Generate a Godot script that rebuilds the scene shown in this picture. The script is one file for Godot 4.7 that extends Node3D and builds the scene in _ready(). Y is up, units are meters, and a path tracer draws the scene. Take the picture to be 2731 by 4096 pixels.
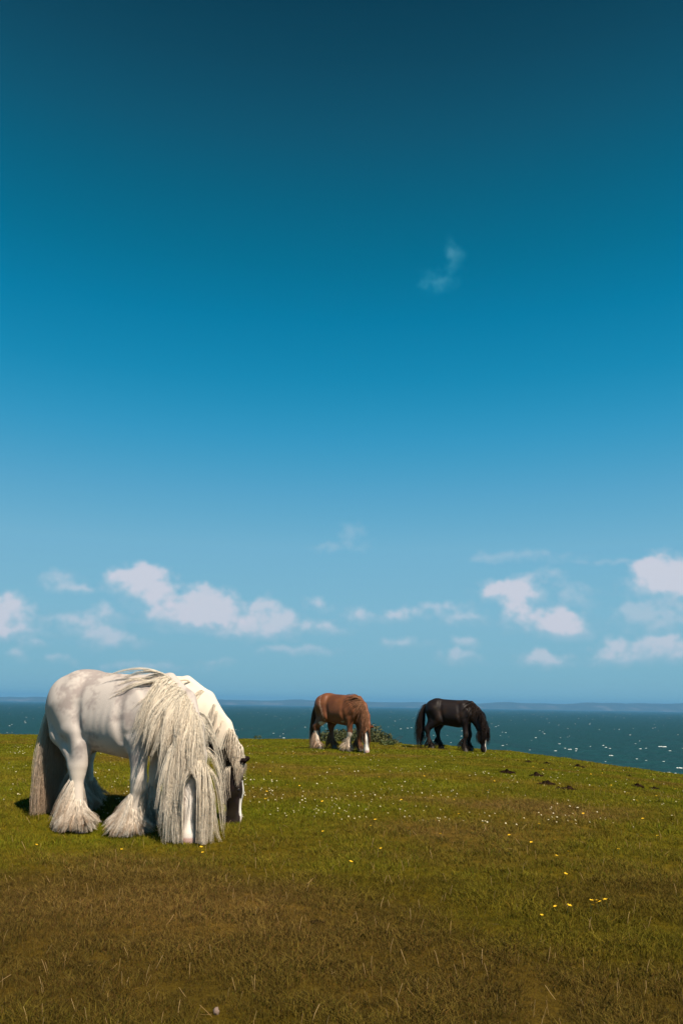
extends Node3D
# A clifftop pasture with four heavy cobs grazing above the sea.

const FOCAL := 3186.0            # focal length in pixels of the 2731 x 4096 photograph
const PITCH := 13.6              # degrees
const ROLL := 0.91
const EYE := Vector3(0, 1.4, 0)
const SEA_Y := -23.6
var SUN_TO := Vector3(0.36, 0.76, 0.54).normalized()

var cam: Camera3D
var bump := FastNoiseLite.new()
var patch := FastNoiseLite.new()
var fleck := FastNoiseLite.new()
var taken := {}
var t0 := 0

func _ready():
	t0 = Time.get_ticks_msec()
	make_camera()
	make_sky()
	make_sun()
	bump.seed = 5; bump.frequency = 0.35; bump.fractal_octaves = 3
	patch.seed = 11; patch.frequency = 0.42; patch.fractal_octaves = 4
	fleck.seed = 23; fleck.frequency = 3.2; fleck.fractal_octaves = 2
	stage("sky")
	make_added_cloud()
	make_sea()
	make_coast()
	make_ground()
	stage("setting")
	make_horses()
	stage("horses")
	make_bushes()
	make_dung()
	make_flowers()
	make_grass()
	stage("grass")

func stage(s):
	print(s, " ", Time.get_ticks_msec() - t0, " ms")

# ------------------------------------------------------------------ camera, sky, sun
func make_camera():
	cam = Camera3D.new(); cam.name = "camera"; add_child(cam)
	cam.position = EYE
	cam.fov = rad_to_deg(2.0 * atan(2048.0 / FOCAL))
	cam.near = 0.05; cam.far = 60000.0
	cam.basis = Basis(Vector3.RIGHT, deg_to_rad(PITCH)) * Basis(Vector3.BACK, deg_to_rad(ROLL))
	cam.current = true

func ray(px: float, py: float) -> Vector3:
	return (cam.basis * Vector3((px - 1365.5) / FOCAL, -(py - 2048.0) / FOCAL, -1.0)).normalized()

func pick(px: float, py: float) -> Vector3:      # where a pixel's line of sight meets the turf
	var d := ray(px, py)
	var t := 1.0
	while t < 60.0:
		var p := EYE + d * t
		var over := p.y - land(p.x, p.z)
		if over < 0.002:
			return Vector3(p.x, land(p.x, p.z), p.z)
		t += clampf(over * 0.8, 0.004, 1.0)
	return EYE + d * t

const SKY_STOPS := [[0.0, 137, 186, 202], [2.0, 133, 184, 203], [6.0, 131, 185, 208], [11.0, 116, 178, 208], [15.0, 86, 164, 202], [19.0, 52, 151, 194], [23.0, 22, 137, 180], [27.0, 4, 124, 166], [31.0, 2, 110, 146], [35.0, 6, 97, 128], [39.0, 14, 84, 111], [43.0, 13, 71, 95], [47.0, 9, 60, 82], [60.0, 8, 52, 72], [90.0, 7, 46, 64]]

func sky_at(el: float) -> Color:
	for i in range(1, SKY_STOPS.size()):
		var a = SKY_STOPS[i - 1]
		var b = SKY_STOPS[i]
		if el <= b[0]:
			var t: float = clampf((el - a[0]) / (b[0] - a[0]), 0, 1)
			return Color(lerpf(a[1], b[1], t) / 255.0, lerpf(a[2], b[2], t) / 255.0, lerpf(a[3], b[3], t) / 255.0)
	return Color(0.03, 0.18, 0.25)

func make_sky():
	var w := 4096
	var h := 2048
	var img := Image.create(w, h, false, Image.FORMAT_RGB8)
	for y in h:
		var el := 90.0 - (y + 0.5) * 180.0 / h
		img.fill_rect(Rect2i(0, y, w, 1), sky_at(maxf(el, 0.0)))
	# clouds: each is a cluster of puffs [px, py, rx, ry] in photograph pixels with a brightness
	var clouds := [
		[[[560, 2330, 120, 60], [640, 2385, 90, 75], [500, 2300, 70, 40], [590, 2290, 60, 40]], 1.0],
		[[[800, 2365, 42, 45], [790, 2420, 100, 60], [900, 2420, 75, 60], [700, 2450, 130, 45], [860, 2480, 160, 40]], 0.95],
		[[[1070, 2410, 55, 45], [1010, 2440, 60, 30], [1140, 2470, 55, 45], [1060, 2490, 110, 35], [980, 2520, 120, 35]], 0.8],
		[[[1260, 2410, 60, 35], [1270, 2505, 100, 28], [1430, 2455, 60, 32], [1600, 2455, 85, 26]], 0.7],
		[[[40, 2450, 110, 60], [55, 2400, 35, 35], [-60, 2450, 80, 60], [10, 2520, 110, 22]], 0.95],
		[[[430, 2440, 60, 34], [300, 2480, 110, 38], [460, 2560, 110, 34], [400, 2530, 70, 26]], 0.62],
		[[[225, 2300, 70, 34], [310, 2350, 100, 18]], 0.6],
		[[[130, 2565, 60, 20], [60, 2610, 40, 20], [230, 2635, 60, 16]], 0.45],
		[[[2090, 2340, 60, 45], [2040, 2365, 110, 40], [2060, 2430, 60, 50], [2180, 2480, 120, 55], [2240, 2470, 60, 40], [2290, 2520, 60, 30], [1990, 2350, 70, 26]], 1.0],
		[[[2280, 2370, 90, 50], [2180, 2290, 60, 30]], 0.35],
		[[[2640, 2290, 110, 70], [2700, 2330, 130, 60], [2590, 2260, 60, 35], [2800, 2300, 120, 80]], 1.0],
		[[[2660, 2460, 160, 70], [2540, 2440, 60, 30]], 0.4],
		[[[2610, 2580, 60, 30], [2660, 2555, 40, 16], [2700, 2600, 80, 40], [2460, 2575, 70, 30], [2480, 2620, 120, 30]], 0.75],
		[[[2165, 2612, 40, 28], [2180, 2640, 110, 24]], 0.7],
		[[[1840, 2470, 100, 28], [1760, 2420, 120, 26]], 0.55],
		[[[1850, 2560, 60, 24], [1600, 2560, 100, 22], [1830, 2620, 90, 30], [1810, 2606, 20, 14]], 0.5],
		[[[1395, 2110, 70, 40], [1340, 2180, 90, 22]], 0.16],
		[[[2090, 2215, 170, 26], [1930, 2232, 60, 20], [2520, 2235, 200, 14]], 0.2],
		[[[1730, 1110, 75, 45], [1800, 1000, 40, 60]], 0.16],
		[[[1110, 2590, 90, 16], [860, 2640, 70, 18], [560, 2660, 200, 18], [1230, 2595, 100, 20]], 0.32]]
	var n := FastNoiseLite.new(); n.seed = 3; n.frequency = 0.42; n.fractal_octaves = 5; n.fractal_gain = 0.5
	for c in clouds:
		var puffs := []
		for p in c[0]:
			var d := ray(p[0], p[1])
			var deg_px := rad_to_deg(1.0 / FOCAL) * cos(deg_to_rad(12.0))
			puffs.append([rad_to_deg(atan2(d.x, -d.z)), rad_to_deg(asin(d.y)), p[2] * deg_px, p[3] * deg_px])
		var soft := []
		for p in puffs:
			soft.append([p[0] + 0.3, p[1] - p[3] * 0.55, p[2] * 1.45, p[3] * 1.15])
		lay_cloud(img, soft, 0.20, n)
		lay_cloud(img, puffs, c[1], n)
	# the same fair-weather band goes on all round the horizon
	var rng := RandomNumberGenerator.new(); rng.seed = 77
	for i in 90:
		var az := rng.randf_range(32.0, 328.0)
		var el := 1.2 + 8.5 * pow(rng.randf(), 1.3)
		var puffs2 := []
		for j in rng.randi_range(2, 5):
			puffs2.append([az + rng.randf_range(-3, 3), el + rng.randf_range(-0.6, 0.7), rng.randf_range(0.9, 2.4), rng.randf_range(0.35, 1.1)])
		lay_cloud(img, puffs2, rng.randf_range(0.3, 1.0), n)
	var mat := PanoramaSkyMaterial.new()
	mat.panorama = ImageTexture.create_from_image(img)
	var sky := Sky.new(); sky.sky_material = mat
	var env := Environment.new()
	env.background_mode = Environment.BG_SKY
	env.sky = sky
	env.tonemap_mode = Environment.TONE_MAPPER_LINEAR
	env.tonemap_exposure = 1.3
	env.background_energy_multiplier = 1.0 / 1.3
	env.sdfgi_enabled = true; env.ssao_enabled = true; env.ssil_enabled = true
	env.fog_enabled = true
	env.fog_density = 0.0001
	env.fog_light_color = Color(0.36, 0.59, 0.76)
	var we := WorldEnvironment.new(); we.name = "environment"; we.environment = env; add_child(we)

func lay_cloud(img: Image, puffs: Array, bright: float, n: FastNoiseLite):
	var w := img.get_width()
	var h := img.get_height()
	var lo := Vector2(1e9, 1e9)
	var hi := Vector2(-1e9, -1e9)
	for p in puffs:
		lo = lo.min(Vector2(p[0] - p[2] * 1.9, p[1] - p[3] * 1.9)); hi = hi.max(Vector2(p[0] + p[2] * 1.9, p[1] + p[3] * 1.9))
	var x0 := int(floor(lo.x / 360.0 * w))
	var x1 := int(floor(hi.x / 360.0 * w))
	var y0 := maxi(0, int((90.0 - hi.y) / 180.0 * h))
	var y1 := mini(h / 2 - 1, int((90.0 - lo.y) / 180.0 * h))
	for y in range(y0, y1 + 1):
		var el := 90.0 - (y + 0.5) * 180.0 / h
		for x in range(x0, x1 + 1):
			var az := (x + 0.5) / w * 360.0
			var wx := az + 0.35 * n.get_noise_2d(az * 0.9 + 40.0, el * 0.9)
			var wy := el + 0.35 * n.get_noise_2d(az * 0.9, el * 0.9 + 90.0)
			var den := 0.0
			for p in puffs:
				var q := Vector2((wx - p[0]) / p[2], (wy - p[1]) / p[3])
				if q.y < 0.0:
					q.y *= 1.1
				var g := exp(-q.length_squared() * 1.15)
				den += g
			if den < 0.04:
				continue
			var f := n.get_noise_2d(az * 2.0, el * 2.6 + 7.0)
			var g2 := n.get_noise_2d(az * 5.5 + 11.0, el * 6.5)
			var core := den * (1.08 + 0.45 * f) + 0.24 * f + 0.08 * g2
			var a := smoothstep(0.20, 1.35, core) * clampf(0.86 * bright, 0, 0.9)      # thickness is all: thin cloud lets the blue through
			if a < 0.01:
				continue
			var xx := posmod(x, w)
			var under := img.get_pixel(xx, y)
			img.set_pixel(xx, y, under.lerp(Color(0.845, 0.835, 0.88), a))

func make_sun():
	var s := DirectionalLight3D.new(); s.name = "sun"; add_child(s)
	s.light_energy = 1.6
	s.light_color = Color(1.0, 0.94, 0.86)
	s.light_angular_distance = 0.5
	s.shadow_enabled = true
	s.basis = Basis.looking_at(-SUN_TO, Vector3.UP)

func make_added_cloud():
	# added unseen cumulus behind the camera, its soft-edged shadow set to darken the near turf
	var rng := RandomNumberGenerator.new(); rng.seed = 88
	var s := Soup.new()
	var mid := Vector3(0, 0, -5.4) + SUN_TO * 820.0
	for k in 44:
		var u := rng.randf_range(-1, 1)
		var r := rng.randf_range(10.0, 17.0)
		var z := r + 4.0 + rng.randf_range(0.0, 34.0)
		s.ball(Vector3(u * 70.0, rng.randf_range(-3, 8) + (6.0 if z > 22.0 else 0.0), z), Vector3(r, r * 0.7, r), Color(0.8, 0.8, 0.8), fleck, 0.12, 10, 16)
	var o := put("cloud_added", s.mesh(), vpaint(1.0))
	o.position = mid
	tag(o, "added unseen cumulus shading the near pasture", "cloud_added")

# ------------------------------------------------------------------ small helpers
func numbered(called: String) -> String:
	var k: int = taken.get(called, 0)
	taken[called] = k + 1
	return called if k == 0 else "%s_%03d" % [called, k]

func tag(o, label: String, category: String, group := "", kind := ""):
	if label: o.set_meta("label", label)
	if category: o.set_meta("category", category)
	if group: o.set_meta("group", group)
	if kind: o.set_meta("kind", kind)
	return o

func thing(called: String, at: Vector3, turn := 0.0) -> Node3D:
	var o := Node3D.new(); o.name = numbered(called); add_child(o)
	o.position = at; o.rotation.y = turn
	return o

func put(called: String, mesh: Mesh, mat: Material, parent: Node = null) -> MeshInstance3D:
	var o := MeshInstance3D.new()
	o.name = numbered(called) if parent == null else called
	o.mesh = mesh
	if mat: o.material_override = mat
	if parent == null: add_child(o)
	else: parent.add_child(o, true)
	return o

func paint(lin: Color, rough := 0.8) -> StandardMaterial3D:
	var m := StandardMaterial3D.new()
	m.albedo_color = lin.linear_to_srgb(); m.roughness = rough
	return m

func vpaint(rough := 0.8) -> StandardMaterial3D:
	var m := StandardMaterial3D.new()
	m.vertex_color_use_as_albedo = true; m.roughness = rough
	m.cull_mode = BaseMaterial3D.CULL_DISABLED
	return m

func noise_tex(seed_: int, freq: float, oct: int, as_normal := false, strength := 4.0, ramp: Gradient = null, size := 512) -> NoiseTexture2D:
	var f := FastNoiseLite.new(); f.seed = seed_; f.frequency = freq; f.fractal_octaves = oct
	var t := NoiseTexture2D.new(); t.width = size; t.height = size; t.seamless = true
	t.noise = f; t.as_normal_map = as_normal; t.bump_strength = strength
	if ramp: t.color_ramp = ramp
	return t

class Soup:                       # vertices, normals, colours and triangles gathered into one mesh
	var v := PackedVector3Array()
	var n := PackedVector3Array()
	var c := PackedColorArray()
	var i := PackedInt32Array()
	func tri(a: Vector3, b: Vector3, d: Vector3, col: Color, nn = null):
		var k := v.size()
		var m: Vector3 = nn if nn != null else (d - a).cross(b - a).normalized()
		v.append(a); v.append(b); v.append(d)
		for j in 3:
			n.append(m); c.append(col); i.append(k + j)
	func tube(pts: PackedVector3Array, r0: float, r1: float, ca: Color, cb: Color, sides := 3, bulge := 0.0):
		var m := pts.size()
		var k := v.size()
		var side := Vector3.ZERO
		for a in m:
			var t := float(a) / (m - 1)
			var d := (pts[mini(a + 1, m - 1)] - pts[maxi(a - 1, 0)]).normalized()
			if a == 0:
				side = d.cross(Vector3(0.31, 0.2, 0.93)).normalized()
			else:
				side = (side - d * side.dot(d)).normalized()
			var bi := d.cross(side)
			var r := lerpf(r0, r1, t) + bulge * 4.0 * t * (1.0 - t)
			var col := ca.lerp(cb, t)
			for s in sides:
				var ang := TAU * s / sides
				var nn := side * cos(ang) + bi * sin(ang)
				v.append(pts[a] + nn * r); n.append(nn); c.append(col)
		for a in m - 1:
			for s in sides:
				var p := k + a * sides + s
				var q := k + a * sides + (s + 1) % sides
				i.append(p); i.append(p + sides); i.append(q)
				i.append(q); i.append(p + sides); i.append(q + sides)
	func ball(at: Vector3, rad: Vector3, col: Color, lumps: FastNoiseLite = null, amp := 0.0, rings := 7, segs := 10):
		var k := v.size()
		for a in rings + 1:
			var th := PI * a / rings
			for s in segs:
				var ph := TAU * s / segs
				var d := Vector3(sin(th) * cos(ph), cos(th), sin(th) * sin(ph))
				var w := 1.0
				if lumps: w += amp * lumps.get_noise_3dv(at * 7.0 + d * 1.3)
				v.append(at + d * rad * w); n.append((d / rad).normalized()); c.append(col)
		for a in rings:
			for s in segs:
				var p := k + a * segs + s
				var q := k + a * segs + (s + 1) % segs
				i.append(p); i.append(p + segs); i.append(q)
				i.append(q); i.append(p + segs); i.append(q + segs)
	func mesh() -> ArrayMesh:
		var arr := []
		arr.resize(Mesh.ARRAY_MAX)
		arr[Mesh.ARRAY_VERTEX] = v; arr[Mesh.ARRAY_NORMAL] = n; arr[Mesh.ARRAY_COLOR] = c; arr[Mesh.ARRAY_INDEX] = i
		var am := ArrayMesh.new()
		am.add_surface_from_arrays(Mesh.PRIMITIVE_TRIANGLES, arr)
		return am

# ------------------------------------------------------------------ setting
const RISE := [[-40.0, -0.6], [0.0, 0.0], [3.75, 0.1], [7.2, 0.275], [8.7, 0.375], [10.5, 0.395], [15.0, 0.385], [21.0, 0.33], [26.0, 0.25], [31.0, 0.18], [90.0, -0.9]]

func rise(d: float) -> float:
	for k in range(1, RISE.size()):
		if d <= RISE[k][0]:
			var t: float = clampf((d - RISE[k - 1][0]) / (RISE[k][0] - RISE[k - 1][0]), 0, 1)
			return lerpf(RISE[k - 1][1], RISE[k][1], t)
	return -0.9

func edge(x: float) -> float:
	if x < -1.5: return 28.5 + 0.02 * (x + 1.5)
	if x < 3.5: return lerpf(28.5, 25.7, smoothstep(-1.5, 3.5, x))
	return 25.7 - 0.16 * (x - 3.5)

func land(x: float, z: float) -> float:
	var d := -z
	var y := (rise(d - 0.6) + rise(d) * 2.0 + rise(d + 0.6)) * 0.25
	var r := maxf(0.0, x - 1.0)
	y -= 0.0119 * r * r / (1.0 + 0.004 * r * r)
	y += 0.035 * bump.get_noise_2d(x * 2.0, z * 2.0) + 0.05 * bump.get_noise_2d(x * 0.6 + 31.0, z * 0.6)
	var e := d - edge(x) - 0.8 * bump.get_noise_2d(x * 1.3, 5.0)
	if e > 0.0:
		y -= 0.10 * e + minf(0.10 * e * e, 1.6 * e)
	return maxf(y, SEA_Y - 3.0)

func make_ground():
	var xs := []
	var x := -46.0
	while x < 46.0:
		xs.append(x); x += 0.3 if absf(x) < 16.0 else 1.2
	var zs := []
	var z := 40.0
	while z > -60.0:
		zs.append(z); z -= 0.25 if (z < 1.0 and z > -34.0) else 1.0
	var v := PackedVector3Array(); var nn := PackedVector3Array(); var cc := PackedColorArray(); var ii := PackedInt32Array()
	for zz in zs:
		for xx in xs:
			v.append(Vector3(xx, land(xx, zz), zz))
			nn.append(Vector3(land(xx - 0.1, zz) - land(xx + 0.1, zz), 0.2, land(xx, zz - 0.1) - land(xx, zz + 0.1)).normalized())
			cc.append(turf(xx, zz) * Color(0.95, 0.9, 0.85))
	var w := xs.size()
	for a in zs.size() - 1:
		for b in w - 1:
			var k := a * w + b
			ii.append(k); ii.append(k + w); ii.append(k + 1)
			ii.append(k + 1); ii.append(k + w); ii.append(k + w + 1)
	var arr := []
	arr.resize(Mesh.ARRAY_MAX)
	arr[Mesh.ARRAY_VERTEX] = v; arr[Mesh.ARRAY_NORMAL] = nn; arr[Mesh.ARRAY_COLOR] = cc; arr[Mesh.ARRAY_INDEX] = ii
	var am := ArrayMesh.new(); am.add_surface_from_arrays(Mesh.PRIMITIVE_TRIANGLES, arr)
	var m := vpaint(1.0)
	var g := Gradient.new(); g.set_color(0, Color(0.72, 0.70, 0.68)); g.set_color(1, Color(1, 1, 1))
	m.albedo_texture = noise_tex(8, 0.03, 5, false, 1.0, g)
	m.uv1_triplanar = true; m.uv1_world_triplanar = true; m.uv1_scale = Vector3(2.3, 2.3, 2.3)
	m.metallic_specular = 0.1
	tag(put("ground", am, m), "grazed clifftop pasture of green and dry brown turf", "pasture", "", "structure")

# colour of the turf (linear): greener and browner patches, painted foreground shade, drier trodden ground where the photograph shows it
func dryness(x: float, z: float) -> float:
	var d := -z
	var p := patch.get_noise_2d(x * 0.55, z * 0.85)
	var s := 0.36 + 1.05 * p
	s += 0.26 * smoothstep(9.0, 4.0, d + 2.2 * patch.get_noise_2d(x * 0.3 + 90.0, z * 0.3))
	s -= 0.22 * smoothstep(7.5, 12.0, d)
	var q := Vector2((x + 0.95) / 1.1, (d - 5.2) / 0.55)      # the worn straw-coloured patch
	s += 0.55 * exp(-q.length_squared())
	return clampf(s, 0.0, 1.0)

func turf(x: float, z: float) -> Color:
	var s := dryness(x, z)
	var green := Color(0.155, 0.155, 0.0085)
	var olive := Color(0.180, 0.142, 0.0125)
	var dry := Color(0.205, 0.132, 0.034)
	var c := green.lerp(olive, s * 2.0) if s < 0.5 else olive.lerp(dry, s * 2.0 - 1.0)
	var shaded_thatch := Color(0.094, 0.069, 0.010)                  # dead brown thatch, painted darker near the camera as foreground shade
	var k := smoothstep(-0.15, 0.7, s + 0.40 * patch.get_noise_2d(x * 1.3 - 40.0, z * 1.3)) * smoothstep(10.0, 3.8, -z + 2.0 * patch.get_noise_2d(x * 0.4, z * 0.4 + 20.0))  # mixes in more of the painted shade toward the camera
	return c.lerp(shaded_thatch, 0.72 * k * (1.0 - 0.8 * exp(-Vector2((x + 0.95) / 1.0, (-z - 5.2) / 0.45).length_squared())))

func make_sea():
	var m := StandardMaterial3D.new()
	var g := Gradient.new()
	g.set_color(0, Color(0.11, 0.21, 0.213)); g.set_color(1, Color(0.098, 0.28, 0.268))
	m.albedo_texture = noise_tex(41, 0.012, 4, false, 1.0, g)
	m.normal_enabled = true
	m.normal_texture = noise_tex(42, 0.03, 5, true, 12.0)
	m.normal_scale = 1.0
	m.uv1_triplanar = true; m.uv1_world_triplanar = true; m.uv1_scale = Vector3(0.006, 0.006, 0.02)
	m.roughness = 0.55; m.metallic_specular = 0.16
	var v := [[-16000, -14500], [16000, -14500], [16000, 3000], [-16000, 3000]]
	var st := SurfaceTool.new(); st.begin(Mesh.PRIMITIVE_TRIANGLES)
	for k in [0, 1, 2, 0, 2, 3]:
		st.set_normal(Vector3.UP); st.add_vertex(Vector3(v[k][0], SEA_Y, v[k][1]))
	var sea := put("sea", st.commit(), m)
	tag(sea, "choppy teal grey sea flecked with whitecaps below the cliff", "sea", "", "structure")
	# whitecaps: crests of foam, each a low ragged ridge on the water
	var rng := RandomNumberGenerator.new(); rng.seed = 9
	var foam := paint(Color(0.72, 0.76, 0.74), 0.9)
	var shapes := []
	for k in 5:
		var s := Soup.new()
		for j in rng.randi_range(2, 5):
			var at := Vector3(rng.randf_range(-0.5, 0.5), 0.02, rng.randf_range(-0.25, 0.25))
			s.ball(at, Vector3(rng.randf_range(0.16, 0.5), 0.13, rng.randf_range(0.08, 0.22)), Color.WHITE, fleck, 0.5, 4, 8)
		shapes.append(s.mesh())
	var far := []
	var placed := [[2655, 2988, 2.6], [2640, 2987, 2.0], [2278, 2998, 1.6], [2712, 3073, 1.8], [2440, 3023, 1.6], [2730, 3118, 2.6], [2220, 3004, 1.2], [2302, 3004, 0.9], [2022, 2931, 1.2], [2560, 2996, 1.4], [2672, 3090, 0.8], [2615, 3092, 0.8], [1560, 2870, 1.4], [1580, 2885, 1.2], [1935, 2949, 0.9], [2170, 2928, 1.0], [2710, 2939, 1.2], [2360, 2986, 0.9]]
	for k in 170:
		var px := rng.randf_range(-150, 2900)
		var below := 12.0 + 300.0 * pow(rng.randf(), 1.7)
		var yy := 2826.0 + (px - 1365) * 0.0158 + below
		if k < placed.size():
			px = placed[k][0]; yy = placed[k][1]
		var d := ray(px, yy)
		var p := EYE + d * ((SEA_Y - EYE.y) / d.y)
		var size: float = placed[k][2] * 1.2 if k < placed.size() else rng.randf_range(0.55, 1.0 + 0.8 * rng.randf()) * (1.0 + 0.0003 * absf(p.z))
		var o := put("whitecap", shapes[rng.randi() % 5], foam, sea)
		o.position = Vector3(p.x, SEA_Y + 0.03, p.z)
		o.scale = Vector3(size, minf(size, 2.5), size * 1.2)
		o.rotation.y = rng.randf_range(-0.3, 0.3)
	var mm := MultiMesh.new(); mm.transform_format = MultiMesh.TRANSFORM_3D; mm.mesh = shapes[0]
	mm.instance_count = 800
	for k in mm.instance_count:
		var dist := 500.0 + 6500.0 * pow(rng.randf(), 1.2)
		var b := Basis.from_scale(Vector3.ONE * rng.randf_range(0.5, 1.6) * (1.0 + dist * 0.0002)).rotated(Vector3.UP, rng.randf_range(-0.4, 0.4))
		mm.set_instance_transform(k, Transform3D(b, Vector3(rng.randf_range(-0.6, 0.6) * dist, SEA_Y + 0.03, -dist)))
	var mi := MultiMeshInstance3D.new(); mi.name = "whitecaps"; mi.multimesh = mm; mi.material_override = foam
	mi.set_meta("kind", "stuff"); sea.add_child(mi)

func make_coast():
	# low hills on the far shore, 11 to 13 km away: a lumpy heightfield strip
	var n := FastNoiseLite.new(); n.seed = 17; n.frequency = 0.0005; n.fractal_octaves = 5
	var s := Soup.new()
	var cols := 260
	var rows := 16
	for a in cols:
		for b in rows:
			var x := lerpf(-12500, 12500, float(a) / (cols - 1))
			var t := float(b) / (rows - 1)
			var z := -11200.0 - 2500.0 * t + 350.0 * n.get_noise_2d(x, 400.0)
			var top := 78.0 + 34.0 * smoothstep(1500, 4800, x) - 16.0 * smoothstep(-1000, -5000, x) + 28.0 * n.get_noise_2d(x * 2.0, 0.0)
			var y := SEA_Y - 2.0 + (top + 2.0) * pow(sin(PI * minf(t * 1.15, 1.0)), 0.7) * (1.0 + 0.16 * n.get_noise_2d(x * 4.0, z * 4.0))
			var f := n.get_noise_2d(x * 5.0, z * 5.0)
			var pale := smoothstep(0.26, 0.36, n.get_noise_2d(x * 6.0 + 900.0, z * 3.0)) if b < 3 else 0.0
			s.v.append(Vector3(x, y, z)); s.n.append(Vector3(0, 0.8, 0.6)); s.c.append(Color(0.025, 0.035, 0.025).lerp(Color(0.06, 0.065, 0.035), clampf(0.5 + f, 0, 1)).lerp(Color(0.12, 0.115, 0.095), pale))
	for a in cols - 1:
		for b in rows - 1:
			var k := a * rows + b
			s.i.append_array([k, k + 1, k + rows, k + rows, k + 1, k + rows + 1])
	tag(put("far_hills", s.mesh(), vpaint(1.0)), "hazy blue line of low hills across the sea", "hills", "", "structure")

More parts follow.
